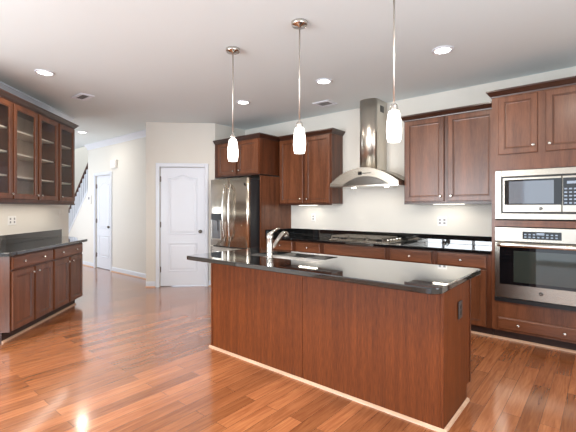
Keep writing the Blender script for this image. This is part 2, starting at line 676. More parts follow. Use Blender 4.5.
def cab_door(parent, x0, x1, z0, z1, kx=None, kz=None, name='door', mat=None):
    bm = BM()
    f = .052
    rect_loft(bm, x0, x1, z0, z1, [(0, -.0005), (0, -DT + .004), (.004, -DT), (f, -DT), (f + .003, -DT + .004), (f + .009, -DT + .004),
                                   (f + .012, -DT + .009), (f + .02, -DT + .0105)])
    d = mesh_obj(name, bm, mat or CAB, parent)
    d.data.materials.append(CABD)
    for pl in d.data.polygons:          # darker wood colour on the moulding grooves
        if pl.normal.y > -.9 and -.019 < pl.center.y < -.011 and z0 + .03 < pl.center.z < z1 - .03:
            pl.material_index = 1 if x0 + .03 < pl.center.x < x1 - .03 else 0
    if kx is not None:
        knob(d, kx, -DT, kz)
    return d


def drawer(parent, x0, x1, z0, z1, knobs=(), name='drawer'):
    bm = BM()
    rect_loft(bm, x0, x1, z0, z1, [(0, -.0005), (0, -DT + .006), (.004, -DT + .003), (.012, -DT)])
    d = mesh_obj(name, bm, CABH, parent)
    for kx in knobs:
        knob(d, kx, -DT, (z0 + z1) / 2)
    return d


def cab_crown(parent, x0, x1, ydepth, z, left=True, right=True, yfront=0.0, mat=None):
    pr = [(0, 0), (.006, 0), (.008, .012), (.016, .018), (.04, .048), (.046, .052), (.046, .068), (0.0, .068)]
    loops = []
    for o_, h in pr:
        lo = o_ if left else 0
        ro = o_ if right else 0
        loops.append([(x0 - lo, ydepth, z + h), (x0 - lo, yfront - o_, z + h), (x1 + ro, yfront - o_, z + h), (x1 + ro, ydepth, z + h)])
    bm = BM()
    loft(bm, loops)
    return mesh_obj('crown', bm, mat or CABD, parent)


def base_cab(label, loc, rotz, W_, drawers, doors, group, depth=.598, end=None, shoe=True):
    """loc at floor, face-frame front at y=0; drawers/doors: (x0,x1,z0,z1,knobs)"""
    r = thing('base_cabinet', label, 'cabinet', loc, rotz, group)
    bm = BM()
    if end:
        prism(bm, [(0.0015, 0), (W_, 0), (W_ + end, depth), (0.0015, depth)], .105, .876)
    else:
        box(bm, .0015, W_ - .0015, 0, depth, .105, .876)
    mesh_obj('body', bm, CAB_SHADED, r)
    bm = BM()
    x1 = W_ - .0015
    box(bm, .0015, x1 - (.05 if end else 0), .075, depth, 0, .105)
    mesh_obj('toe_kick', bm, TOE, r)
    if shoe:
        bm = BM()
        xe = x1 - (.05 if end else 0)
        loft(bm, [[(x, .0745, 0), (x, .058, 0), (x, .06, .012), (x, .0745, .02)] for x in (.0015, xe)])
        mesh_obj('shoe_moulding', bm, SHOE, r)
    for x0, x1, z0, z1, ks in drawers:
        drawer(r, x0, x1, z0, z1, ks)
    for x0, x1, z0, z1, kx in doors:
        cab_door(r, x0, x1, z0, z1, kx, z1 - .055)
    return r


FY = 4.39
DRZ = (.725, .862)
DOZ = (.115, .708)
gb = 'base cabinets along the back wall'


def back_base(label, X0, X1, fx0, fx1, dks, doors=None):
    w = X1 - X0
    drs = [(fx0 - X0, fx1 - X0, DRZ[0], DRZ[1], [k - X0 for k in dks])]
    ds = doors if doors is not None else [(fx0 - X0, fx1 - X0)]
    ds = [(a0, a1, DOZ[0], DOZ[1], kx) for a0, a1, kx in ds]
    return base_cab(label, (X0, FY, 0), 0, w, drs, ds, gb)


back_base('brown base cabinet in the corner next to the panel beside the refrigerator', -4.085, -3.54, -4.05, -3.575, [-3.81],
          [(.035, .51, .48)])
back_base('brown base cabinet between the corner cabinet and the cooktop cabinet', -3.54, -3.04, -3.505, -3.075, [-3.29],
          [(.035, .465, .43)])
back_base('wide brown base cabinet with blank knobless front under the gas cooktop', -3.04, -2.06, -3.005, -2.095, [],
          [(.035, .487, .455), (.493, .945, .525)])
back_base('brown base cabinet with one drawer just past the cooktop towards the oven', -2.06, -1.49, -2.025, -1.525, [-1.775],
          [(.035, .535, .5)])
back_base('brown base cabinet with panelled door beside the tall oven cabinet', -1.49, -.905, -1.455, -.955, [-1.205],
          [(.035, .535, .07)])


def upper_cab(label, loc, rotz, W_, H_, depth, doors, left, right, group, rail=.035, c0=0, c1=0):
    r = thing('upper_cabinet', label, 'cabinet', loc, rotz, group)
    bm = BM()
    box(bm, 0, W_, 0, depth, 0, H_)
    mesh_obj('body', bm, CAB_SHADED, r)
    for x0, x1, z0, z1, kx in doors:
        cab_door(r, x0, x1, z0, z1, kx, z0 + .06)
    cab_crown(r, c0, W_ - c1, depth, H_ + .0005, left, right)
    bm = BM()
    box(bm, .0, W_, -.006, .016, -rail * .6, -.0005, .003)
    mesh_obj('light_rail', bm, CABD, r)
    return r


gu = 'wall cabinets along the back wall'
UY = 4.69
upper_cab('two-door brown wall cabinet hanging between refrigerator and range hood', (-4.108, UY, 1.43), 0, 1.023, 1.035, .308,
          [(.025, .497, .015, 1.025, .455), (.543, 1.0, .015, 1.025, .585)], False, True, gu, c0=.018)
upper_cab('two-door brown wall cabinet hanging between range hood and oven cabinet', (-1.975, UY, 1.43), 0, 1.068, 1.035, .308,
          [(.02, .498, .015, 1.025, .46), (.545, 1.045, .015, 1.025, .583)], True, False, gu, c1=.046)
upper_cab('short two-door brown cabinet above the refrigerator', (-5.225, 4.26, 1.9), 0, 1.085, .565, .738,
          [(.10, .545, .02, .555, .505), (.60, 1.055, .02, .555, .64)], False, True, gu, .02)
bm = BM()
box(bm, -4.138, -4.11, 4.26, 4.998, 0, 1.875)
o = mesh_obj('end_panel', bm, CAB)
tag(o, 'tall brown side panel standing between refrigerator and base cabinets', 'panel')
o['label'] = 'tall brown side panel standing between refrigerator and base cabinets'

# oven tower
TX0, TX1 = -.904, -.036
tw = thing('oven_cabinet', 'tall brown cabinet housing the microwave and wall oven', 'cabinet', (TX0, FY, 0))
w = TX1 - TX0
bm = BM()
dp = .605
box(bm, 0, .035, 0, dp, .105, 2.5)
box(bm, w - .035, w, 0, dp, .105, 2.5)
box(bm, .035, w - .035, .02, dp, .105, .38)
box(bm, .035, w - .035, 0, dp, .38, .405)
box(bm, .035, w - .035, 0, dp, 1.172, 1.235)
box(bm, .035, w - .035, 0, dp, 1.745, 1.88)
box(bm, .035, w - .035, 0, dp, 1.88, 2.5)
box(bm, .035, w - .035, dp - .012, dp, .405, 1.745)
box(bm, .035, w - .035, 0, .02, .105, .38)
mesh_obj('body', bm, CAB, tw)
cab_door(tw, .064, .402, 1.905, 2.485, .37, 1.975)
cab_door(tw, .468, .806, 1.905, 2.485, .50, 1.975)
drawer(tw, .06, w - .06, .125, .245, (.242, .618))
cab_crown(tw, 0, w, dp, 2.5005, True, True)
bm = BM()
box(bm, 0, w, .075, dp, 0, .1045)
mesh_obj('toe_kick', bm, TOE, tw)
bm = BM()
loft(bm, [[(x, .0745, 0), (x, .058, 0), (x, .06, .012), (x, .0745, .02)] for x in (0, w)])
mesh_obj('shoe_moulding', bm, SHOE, tw)


def badge(parent, x, y, z, r=.017, mat=None):
    bm = BM()
    lathe(bm, [(r, 0), (r, -.003), (r * .8, -.004)], (x, y, z), 'y', 20)
    b = mesh_obj('badge', bm, mat or BLACK, parent)
    bm = BM()
    pts = [(x + r * .55 * math.cos(a) * (1 + .25 * math.sin(3 * a)), y - .005, z + r * .55 * math.sin(a)) for a in [2 * PI * k / 20 for k in range(21)]]
    tube(bm, pts, r * .1, 6)
    tube(bm, [(x - r * .3, y - .005, z + r * .2), (x, y - .005, z - r * .2), (x + r * .3, y - .005, z + r * .25)], r * .1, 6)
    mesh_obj('monogram', bm, CHROME, b)
    return b


# built-in microwave
mw = thing('microwave', 'stainless built-in microwave above the wall oven', 'microwave', (-.87, FY, 1.2355))
MW = .80
MH = .505
bm = BM()
# trim kit frame (faces -y)
yo = -.022
for x0, x1, z0, z1 in ((0, .057, .012, MH), (MW - .057, MW, .012, MH), (.057, MW - .057, .012, .07), (.057, MW - .057, MH - .063, MH)):
    box(bm, x0, x1, yo, -.001, z0, z1, .003)
mesh_obj('trim_frame', bm, STEEL, mw)
bm = BM()
box(bm, .058, MW - .058, -.012, .42, .071, MH - .064)
mesh_obj('housing', bm, BLACK, mw)
bm = BM()
box(bm, .07, .56, -.027, -.0125, .084, MH - .077, .004)
md = mesh_obj('door', bm, STEEL, mw)
bm = BM()
box(bm, .088, .56, -.032, -.0302, .155, MH - .098)
mesh_obj('glass_border', bm, DARKGL, md)
bm = BM()
box(bm, .128, .50, -.0335, -.0322, .168, MH - .115)
mesh_obj('window', bm, SCREEN, md)
badge(md, .396, -.0305, .118, .015)
bm = BM()
box(bm, .563, MW - .07, -.027, -.0125, .084, MH - .077, .004)
cp = mesh_obj('control_panel', bm, STEEL, mw)
bm = BM()
box(bm, .57, MW - .074, -.0315, -.0302, .15, MH - .098)
cg = mesh_obj('keypad', bm, DARKGL, cp)
bm = BM()
for r_ in range(5):
    for c_ in range(4):
        box(bm, .58 + c_ * .036, .602 + c_ * .036, -.0322, -.0316, .165 + r_ * .033, .178 + r_ * .033)
mesh_obj('key_print', bm, KEYS, cg)
bm = BM()
box(bm, .60, .69, -.0322, -.0316, .35, .375)
mesh_obj('clock_display', bm, KEYS, cg)

# wall oven
ov = thing('built_in_oven', 'stainless wall oven with black glass door below the microwave', 'oven', (-.87, FY, .4055))
OW, OH = .80, .763
bm = BM()
box(bm, .005, OW - .005, .002, .55, .012, OH - .008)
mesh_obj('housing', bm, BLACK, ov)
bm = BM()
box(bm, 0, OW, -.03, .0015, OH - .145, OH - .003, .004)
op = mesh_obj('control_panel', bm, STEEL, ov)
bm = BM()
box(bm, .245, .56, -.032, -.0302, OH - .115, OH - .04)
od = mesh_obj('display', bm, DARKGL, op)
bm = BM()
for c_ in range(8):
    for r_ in range(2):
        if 2 < c_ < 5 and r_ == 1:
            continue
        box(bm, .26 + c_ * .036, .278 + c_ * .036, -.0327, -.0321, OH - .10 + r_ * .026, OH - .089 + r_ * .026)
mesh_obj('key_print', bm, KEYS, od)
bm = BM()
box(bm, .362, .425, -.0327, -.0321, OH - .072, OH - .052)
mesh_obj('clock_display', bm, KEYS, od)
bm = BM()
box(bm, 0, OW, -.035, .0015, .046, OH - .152, .005)
odr = mesh_obj('door', bm, STEEL, ov)
bm = BM()
box(bm, .045, OW - .045, -.0375, -.0352, .185, OH - .20, .001)
mesh_obj('door_glass', bm, DARKGL, odr)
bm = BM()
box(bm, .17, OW - .10, -.0388, -.0377, .215, OH - .235, .0005)
mesh_obj('inner_window', bm, plain('oven_window', rgb(48, 54, 50), .03, noise=.1, IOR=1.6), odr)
bm = BM()
zh = OH - .178
loft(bm, [[(x, -.075 + math.cos(a) * .012 - .012 * math.sin(PI * (x - .03) / (OW - .06)), zh + math.sin(a) * .021) for a in [2 * PI * k / 12 for k in range(12)]]
          for x in [.03 + (OW - .06) * i / 16 for i in range(17)]], smooth=True)
for x in (.045, OW - .045):
    box(bm, x - .012, x + .012, -.075, -.0355, zh - .012, zh + .012)
mesh_obj('handle', bm, CHROME, odr)
badge(odr, .40, -.0355, .125, .017)
bm = BM()
box(bm, .0, OW, -.033, .001, 0.004, .043)
mesh_obj('bottom_vent', bm, BLACK, ov)

# ------------------------------------------------------------------ refrigerator
fr = thing('refrigerator', 'stainless french-door refrigerator beside the pantry', 'refrigerator', (-5.065, 4.0, 0))
FW = .912
FH = 1.835
bm = BM()
box(bm, .004, FW - .004, .085, .93, .03, FH - .02, .004)
mesh_obj('cabinet', bm, FRIDGESIDE, fr)
bm = BM()
box(bm, .03, FW - .03, .1, .9, 0, .029)
mesh_obj('foot_grille', bm, BLACK, fr)
bm = BM()
bm.free()
for x in (.05, FW - .11):
    bm = BM()
    box(bm, x, x + .06, .085, .15, FH - .019, FH + .004, .004)
    mesh_obj('hinge_cover', bm, BLACK, fr)


def bowed(x):
    u = (x - FW / 2) / (FW / 2)
    return .028 * u * u


def fdoor(name, x0, x1, z0, z1):
    bm = BM()
    n = 10
    xs = [x0 + (x1 - x0) * i / n for i in range(n + 1)]
    pts = [(x0, .08)]
    pts += [(x0, bowed(x0) + .014), (x0 + .012, bowed(x0) + .001)] + [(x, bowed(x)) for x in xs[1:-1]] + [(x1 - .012, bowed(x1) + .001), (x1, bowed(x1) + .014), (x1, .08)]
    loft(bm, [[(x, y, z) for x, y in pts] for z in (z0, z1)])
    for f in bm.faces:
        f.smooth = abs(f.calc_center_median().z - (z0 + z1) / 2) < .01
    return mesh_obj(name, bm, STEELF, fr)


ZS = .745
dl = fdoor('left_door', .003, FW / 2 + .026, ZS + .008, FH)
dr_ = fdoor('right_door', FW / 2 + .034, FW - .003, ZS + .008, FH)
dz = fdoor('freezer_drawer', .003, FW - .003, .05, ZS - .012)
for o in (dl, dr_, dz):
    pass


def fhandle(parent, x, z0, z1):
    bm = BM()
    n = 18
    pts = []
    for i in range(n + 1):
        u = i / n
        pts.append((x, bowed(x) - .018 - .045 * math.sin(PI * u) ** .6, z0 + (z1 - z0) * u))
    tube(bm, pts, .014, 12)
    for z in (z0, z1):
        box(bm, x - .013, x + .013, bowed(x) - .03, bowed(x) - .0005, z - .03, z + .03, .005)
    mesh_obj('handle', bm, CHROME, parent)


fhandle(dl, FW / 2 - .038, .87, 1.72)
fhandle(dr_, FW / 2 + .098, .87, 1.72)
bm = BM()
pts = [(.08 + (FW - .16) * i / 14, bowed(.08 + (FW - .16) * i / 14) - .02 - .035 * math.sin(PI * i / 14) ** .6, .665) for i in range(15)]
tube(bm, pts, .014, 12)
for x in (.08, FW - .08):
    box(bm, x - .03, x + .03, bowed(x) - .03, bowed(x) + .0005, .652, .678, .004)
mesh_obj('handle', bm, CHROME, dz)
bm = BM()
box(bm, .075, .325, -.012, .03, 1.17, 1.275, .004)
ds = mesh_obj('dispenser_display', bm, BLACK, dl)
bm = BM()
for x0, x1, z0, z1 in ((.075, .095, .85, 1.168), (.305, .325, .85, 1.168), (.095, .305, .85, .872)):
    box(bm, x0, x1, -.012, .03, z0, z1, .003)
mesh_obj('dispenser_frame', bm, CHROME, dl)
bm = BM()
box(bm, .095, .305, .004, .02, .872, 1.168)
box(bm, .17, .23, -.012, .004, 1.0, 1.168, .004)
mesh_obj('dispenser_bay', bm, plain('dispenser_bay', rgb(120, 120, 122), .25, .6, noise=.05), dl)
badge(dr_, FW - .075, bowed(FW - .075), 1.735, .018)

# ------------------------------------------------------------------ countertops
def slab_mesh(outer, hole, z0, z1, r=.009):
    """flat slab of any outline (ccw) with an optional hole and softly rounded outer edge"""
    bm = BM()
    n = len(outer)

    def inset(d):
        res = []
        for i in range(n):
            a, p_, c_ = Vector(outer[i - 1]), Vector(outer[i]), Vector(outer[(i + 1) % n])
            e1, e2 = (p_ - a).normalized(), (c_ - p_).normalized()
            n1, n2 = Vector((-e1.y, e1.x)), Vector((-e2.y, e2.x))
            m_ = n1 + n2
            m_ = m_ / max(m_.dot(n1), .2)
            res.append(p_ + m_ * d)
        return res
    prof = [(r, z0), (r * .3, z0 + r * .3), (0, z0 + r), (0, z1 - r), (r * .3, z1 - r * .3), (r, z1)]
    rings = [[bm.verts.new((q.x, q.y, z)) for q in inset(d)] for d, z in prof]
    for a, b in zip(rings, rings[1:]):
        for i in range(n):
            f = bm.faces.new((a[i], a[(i + 1) % n], b[(i + 1) % n], b[i]))
    hr = []
    if hole:
        hr = [[bm.verts.new((x, y, z)) for x, y in hole] for z in (z0, z1)]
        m = len(hole)
        for i in range(m):
            bm.faces.new((hr[0][i], hr[1][i], hr[1][(i + 1) % m], hr[0][(i + 1) % m]))

    def cap(ring, hring):
        es = [bm.edges.get((ring[i], ring[(i + 1) % n])) for i in range(n)]
        if hring:
            es += [bm.edges.get((hring[i], hring[(i + 1) % len(hring)])) for i in range(len(hring))]
        bmesh.ops.triangle_fill(bm, use_beauty=True, use_dissolve=False, edges=es)
    if hole:
        cap(rings[0], hr[0])
        cap(rings[-1], hr[1])
    else:
        bm.faces.new(rings[0][::-1])
        bm.faces.new(rings[-1])
    return bm


def rounded(x0, x1, y0, y1, rs, seg=8):
    """ccw rectangle with corner radii rs = (x0y0, x1y0, x1y1, x0y1)"""
    pts = []
    for (cx_, cy_, a0), r in zip(((x0, y0, PI), (x1, y0, 1.5 * PI), (x1, y1, 0), (x0, y1, .5 * PI)), rs):
        sx_ = 1 if cx_ == x0 else -1
        sy_ = 1 if cy_ == y0 else -1
        if r < 1e-6:
            pts.append((cx_, cy_))
            continue
        for k in range(seg + 1):
            a = a0 + .5 * PI * k / seg
            pts.append((cx_ + sx_ * r + r * math.cos(a), cy_ + sy_ * r + r * math.sin(a)))
    return pts


CT0, CT1 = .8765, .914
ct = thing('countertop', 'black granite worktop along the back wall under the range hood', 'countertop', (-4.105, 4.35, 0))
mesh_obj('slab', slab_mesh([(0, 0), (3.197, 0), (3.197, .645), (0, .645)], None, CT0, CT1, .006), GRAN, ct)
bm = BM()
box(bm, 0.02, 3.197, .626, .645, CT1 + .0005, 1.022, .002)
mesh_obj('backsplash', bm, GRAN, ct)
bm = BM()
box(bm, 0, .0195, .0, .645, CT1 + .0005, 1.022, .002)
mesh_obj('side_splash', bm, GRAN, ct)

# ------------------------------------------------------------------ gas cooktop
cx0, cy0 = -2.96, 4.43
ck = thing('gas_cooktop', 'stainless gas cooktop with cast iron grates on the back worktop', 'cooktop', (cx0, cy0, CT1))
CW, CDp = .90, .50
bm = BM()
box(bm, 0, CW, 0, CDp, .0005, .012, .004)
box(bm, .012, CW - .012, .012, CDp - .012, .0121, .02, .003)
mesh_obj('burner_deck', bm, STEEL, ck)
for bx, by in ((.16, .14), (.16, .38), (.45, .27), (.70, .14), (.70, .38)):
    bm = BM()
    lathe(bm, [(.05, .0205), (.05, .03), (.036, .032), (.036, .042), (.03, .045)], (bx, by, 0), 'z', 18)
    mesh_obj('burner', bm, BLACK, ck)
for gx0, gx1 in ((.02, .30), (.31, .57), (.58, .80)):
    bm = BM()
    h0, h1 = .05, .066
    b_w = .014
    box(bm, gx0, gx1, .03, .03 + b_w, h0, h1)
    box(bm, gx0, gx1, .47 - b_w, .47, h0, h1)
    box(bm, gx0, gx0 + b_w, .03, .47, h0, h1)
    box(bm, gx1 - b_w, gx1, .03, .47, h0, h1)
    xm = (gx0 + gx1) / 2
    box(bm, xm - .007, xm + .007, .04, .46, h0, h1)
    for y in (.14, .25, .36):
        box(bm, gx0, gx1, y - .007, y + .007, h0, h1)
    for x in (gx0 + .006, gx1 - .006):
        for y in (.036, .464):
            box(bm, x - .006, x + .006, y - .006, y + .006, .0205, h0)
    mesh_obj('grate', bm, IRON, ck)
for k in range(5):
    bm = BM()
    lathe(bm, [(.021, .0205), (.02, .045), (.016, .05)], (.85, .07 + k * .09, 0), 'z', 14)
    mesh_obj('knob', bm, CHROME, ck)

# ------------------------------------------------------------------ range hood
hx = -2.495
hd = thing('range_hood', 'arched stainless range hood with tall chimney on the back wall', 'range hood', (hx, 4.999, 1.665))
HWd = .512
yf = -.47
n = 24


def arch(u):
    return .04 + .20 * (1 - u * u)


bm = BM()   # arched canopy, front and back faces closed
xs = [HWd * (-1 + 2 * i / n) for i in range(n + 1)]
front = [(-HWd, .0)] + [(x, arch(x / HWd)) for x in xs] + [(HWd, 0)]
lp0 = [(x, yf - .03 * (1 - (x / HWd) ** 2) + .05 * max(z - .04, 0), z) for x, z in front]
lp1 = [(x, 0, z) for x, z in front]
loft(bm, [lp0, lp1])
for f in bm.faces:
    c_ = f.calc_center_median()
    f.smooth = c_.z > .045 and -.4 < c_.y < -.1
mesh_obj('canopy', bm, STEEL, hd)
bm = BM()
lip = [(-HWd - .004, 0), (-HWd - .004, yf - .005)] + [(x, yf - .012 - .033 * (1 - (x / HWd) ** 2)) for x in xs] + [(HWd + .004, yf - .005), (HWd + .004, 0)]
prism(bm, lip[::-1], -.014, -.0005)
mesh_obj('rim', bm, CHROME, hd)
bm = BM()   # dark arc panel on the front
aw = .33
ys = lambda x: yf - .03 * (1 - (x / HWd) ** 2) - .004
inner = [(aw * (-1 + 2 * i / 16), .008 + .112 * (1 - (-1 + 2 * i / 16) ** 2)) for i in range(17)]
lpa = [(x + .04, ys(x + .04) + .05 * max(z - .04, 0), z) for x, z in inner]
lpb = [(x, y + .012, z) for x, y, z in lpa]
loft(bm, [lpa, lpb])
mesh_obj('arc_panel', bm, plain('smoked_steel', rgb(110, 108, 106), .2, 1.0, noise=.05), hd)
bm = BM()
yb = ys(-.02) - .001
box(bm, -.045, -.005, yb + .002, yb + .012, .140, .185, .002)
hp = mesh_obj('control_display', bm, DARKGL, hd)
bm = BM()
for k in range(5):
    x = .02 + k * .026
    lathe(bm, [(.006, yb + .012), (.006, yb + .003)], (x, 0, .16), 'y', 10)
mesh_obj('button_row', bm, BLACK, hp)
bm = BM()   # chimney with a bowed front
cwid = .13
ch = [(-cwid, -.001), (-cwid, -.285)] + [(-cwid * math.cos(PI * k / 16), -.285 - .075 * math.sin(PI * k / 16)) for k in range(1, 16)] + [(cwid, -.285), (cwid, -.001)]
loft(bm, [[(x, y, z) for x, y in ch] for z in (.2, HC - 1.665 - .001)])
for f in bm.faces:
    c_ = f.calc_center_median()
    f.smooth = c_.y < -.286 and abs(f.normal.z) < .5
chm = mesh_obj('chimney', bm, STEELH, hd)
bm = BM()
box(bm, cwid + .0003, cwid + .003, -.20, -.09, 1.02, 1.11)
cv = mesh_obj('chimney_vent', bm, plain('vent_dark_steel', rgb(120, 118, 115), .4, .8, noise=.1), chm)
bm = BM()
for k in range(5):
    box(bm, cwid + .003, cwid + .005, -.195, -.095, 1.03 + k * .016, 1.036 + k * .016)
mesh_obj('vent_slots', bm, BLACK, cv)
bm = BM()
for x in (-.25, .25):
    lathe(bm, [(.03, -.0205), (.03, -.0145)], (x, -.25, 0), 'z', 14)
mesh_obj('lamp_lens', bm, LAMP, hd)
area('hood_lamp', (0, -.25, -.03), (0, 0, 0), .6, .08, 0.6, WARM, parent=hd)

# ------------------------------------------------------------------ island
IX0, IX1, IY0, IY1 = -2.953, -.747, 2.362, 2.955
isl = thing('kitchen_island', 'brown veneered kitchen island standing on the oak floor', 'island', (IX0, IY0, 0))
iw, idp = IX1 - IX0, IY1 - IY0
seam = -1.826 - IX0
bm = BM()
box(bm, .02, seam - .0015, 0, .018, 0.0, .876, .001)
mesh_obj('back_panel', bm, ISL, isl)
bm = BM()
box(bm, seam + .0015, iw - .02, 0, .018, 0.0, .876, .001)
mesh_obj('back_panel', bm, ISL, isl)
for x0 in (0.0, iw - .0195):
    bm = BM()
    box(bm, x0, x0 + .0195, -.004, .03, 0, .876, .002)
    mesh_obj('corner_post', bm, ISL, isl)
for x0 in (0.004, iw - .0195):
    bm = BM()
    box(bm, x0, x0 + .0155, .0305, idp - .085, 0, .876)
    box(bm, x0, x0 + .0155, idp - .085, idp - .02, .105, .876)
    mesh_obj('end_panel', bm, ISL, isl)
bm = BM()
box(bm, .0, iw + .003, idp - .0195, idp, .105, .876)
mesh_obj('face_frame', bm, CAB_SHADED, isl)
bm = BM()
box(bm, .02, iw - .02, .019, idp - .09, .0, .105)
mesh_obj('toe_kick', bm, TOE, isl)
bm = BM()
loft(bm, [[(x, -.0045, 0), (x, -.02, 0), (x, -.018, .012), (x, -.0045, .02)] for x in (-.018, iw + .018)])
for s_, x in ((-1, -.0005), (1, iw + .0005)):
    loft(bm, [[(x, y, 0), (x + s_ * .016, y, 0), (x + s_ * .014, y, .012), (x, y, .02)] for y in (-.004, idp - .085)])
mesh_obj('shoe_moulding', bm, SHOE, isl)
# doors on the working side (facing the cooktop)
dw = iw / 4
for k in range(4):
    x0, x1 = k * dw + .03, (k + 1) * dw - .03
    for nm, z0, z1 in (('drawer', DRZ[0], DRZ[1]), ('door', DOZ[0], DOZ[1])):
        bm = BM()
        f = .05 if nm == 'door' else .012
        loops = []
        for ins, y in ((0, idp + .0005), (0, idp + .016), (.004, idp + .02), (f, idp + .02), (f + .01, idp + .012)):
            loops.append([(x0 + ins, y, z0 + ins), (x1 - ins, y, z0 + ins), (x1 - ins, y, z1 - ins), (x0 + ins, y, z1 - ins)])
        loft(bm, loops)
        dd = mesh_obj(nm, bm, CAB, isl)
        bm = BM()
        lathe(bm, [(.0085, 0), (.006, .008), (.0155, .02), (.006, .029)], ((x0 + x1) / 2 if nm == 'drawer' else x1 - .03, idp + .0205, (z0 + z1) / 2 if nm == 'drawer' else z1 - .05), 'y', 14)
        mesh_obj('knob', bm, CHROME, dd)

CX0, CX1, CY0, CY1 = -3.025, -.692, 2.105, 3.028
SKX0, SKX1, SKY0, SKY1 = -2.62, -1.84, 2.52, 2.93
ic = slab_mesh(rounded(CX0, CX1, CY0, CY1, (.05, .07, .02, .02)), rounded(SKX0, SKX1, SKY0, SKY1, (.04,) * 4, 5), CT0, CT1, .006)
o = mesh_obj('countertop', ic, GRAN)
tag(o, 'polished black granite top on the kitchen island', 'countertop')

# undermount double sink
sk = thing('sink', 'stainless double-bowl sink set in the island top', 'sink', (SKX0, SKY0, .66))
sw, sd = SKX1 - SKX0, SKY1 - SKY0


def bowl(x0, x1):
    bm = BM()
    y0, y1 = -.004, sd + .004
    zt = CT0 - .66 - .001
    R = lambda ins, z: [(x, y, z) for x, y in rounded(x0 + ins, x1 - ins, y0 + ins, y1 - ins, (max(.045 - ins * .2, .02),) * 4, 5)]
    loft(bm, [R(-.012, zt), R(0, zt), R(.012, .03), R(.03, .012), R(.12, .008)], cap0=False, smooth=True)
    loft(bm, [R(-.012, zt - .001), R(-.002, zt - .004), R(.008, .02), R(.03, .004), R(.12, .0)], cap0=False, smooth=True)
    return bm


bl = mesh_obj('bowl', bowl(-.004, sw * .5 - .014), SINK, sk)
br2 = mesh_obj('bowl', bowl(sw * .5 + .014, sw + .004), SINK, sk)
for pb, x in ((bl, sw * .25), (br2, sw * .75)):
    bm = BM()
    lathe(bm, [(.042, .0085), (.042, .0115), (.03, .0105), (.012, .0095)], (x, sd / 2, 0), 'z', 18)
    mesh_obj('drain', bm, CHROME, pb)

# faucet
fc = thing('faucet', 'brushed nickel pull-out faucet beside the island sink', 'faucet', (-2.275, 2.47, CT1 + .0005))
bm = BM()
lathe(bm, [(.034, 0), (.034, .006), (.028, .012), (.030, .05), (.028, .12), (.028, .17), (.030, .178), (.029, .205), (.02, .218), (.01, .222)], (0, 0, 0), 'z', 20)
mesh_obj('body', bm, CHROME, fc)
bm = BM()
tube(bm, [(0, .0, .085), (.0, .05, .105), (.0, .10, .148), (.0, .145, .188), (.0, .185, .212), (0, .215, .208), (0, .232, .185)],
     [.017, .017, .018, .02, .023, .024, .023], 14)
sp = mesh_obj('spout', bm, CHROME, fc)
bm = BM()
lathe(bm, [(.021, 0), (.023, -.012), (.019, -.02)], (0, .236, .184), 'z', 14)
mesh_obj('spray_head', bm, BLACK, sp)
bm = BM()
tube(bm, [(0, -.005, .212), (0, .05, .238), (0, .10, .254), (0, .135, .260)], [.015, .012, .010, .008], 10)
mesh_obj('lever', bm, CHROME, fc)


def outlet_plate(label, loc, rotz, W_, H_, gangs, mat, kind, slot):
    """wall plate facing local -y"""
    r = thing('outlet' if kind == 'outlet' else 'switch_plate', label, 'outlet' if kind == 'outlet' else 'switch', loc, rotz)
    bm = BM()
    rect_loft(bm, -W_ / 2, W_ / 2, -H_ / 2, H_ / 2, [(0, -.0005), (0, -.004), (.004, -.007)])
    mesh_obj('plate', bm, mat, r)
    for g in range(gangs):
        x = (g - (gangs - 1) / 2) * W_ / gangs
        if kind == 'outlet':
            for s_ in (-1, 1):
                bm = BM()
                box(bm, x - .014, x + .014, -.009, -.0072, s_ * .021 - .013, s_ * .021 + .013, .001)
                so = mesh_obj('socket', bm, slot, r)
        else:
            bm = BM()
            box(bm, x - .012, x + .012, -.012, -.0072, -.032, .032, .002)
            mesh_obj('rocker', bm, slot, r)
    return r


GREYP = plain('grey_socket', rgb(140, 140, 144), .4, noise=.02)
outlet_plate('white double outlet plate on the wall under the cabinet nearest the oven', (-1.6, 4.9995, 1.19), 0, .115, .115, 2, PLASTIC, 'outlet', GREYP)
outlet_plate('small white outlet on the back wall left of the range hood', (-3.64, 4.9995, 1.21), 0, .075, .115, 1, PLASTIC, 'outlet', GREYP)
p = TN(5.08, NW + .0005, 1.205)
outlet_plate('white double outlet plate on the wall below the glass-front cabinets', p, 3 * PI / 4, .16, .115, 2, PLASTIC, 'outlet', GREYP)
p = TN(6.32, NW + .0005, 1.31)
outlet_plate('cream switch plate on the wall end near the stairs', p, 3 * PI / 4, .16, .13, 2, WALL, 'switch', WALL)
outlet_plate('dark grey outlet on the end panel of the island', (IX1 + .0005, 2.69, .675), PI / 2, .075, .115, 1, OUTD, 'outlet', BLACK)

# ------------------------------------------------------------------ angled side: lower cabinets, worktop, glass-front cabinets
NF = -2.455
gl_ = 'lower cabinets on the angled wall'
ZD = (.115, .712)
c1 = base_cab('dark brown lower cabinet with two-knob drawer at the open near end of the angled wall', TN(4.05, NF), 3 * PI / 4, .815,
              [(.025, .798, .735, .862, (.2, .575))], [(.025, .398, ZD[0], ZD[1], .36), (.43, .79, ZD[0], ZD[1], .465)], gl_, .59)
c2 = base_cab('dark brown lower cabinet with two-knob drawer at the stair end of the angled wall', TN(4.866, NF), 3 * PI / 4, .80,
              [(.018, .785, .735, .862, (.19, .565))], [(.018, .385, ZD[0], ZD[1], .345), (.42, .775, ZD[0], ZD[1], .455)], gl_, .59, end=.6)
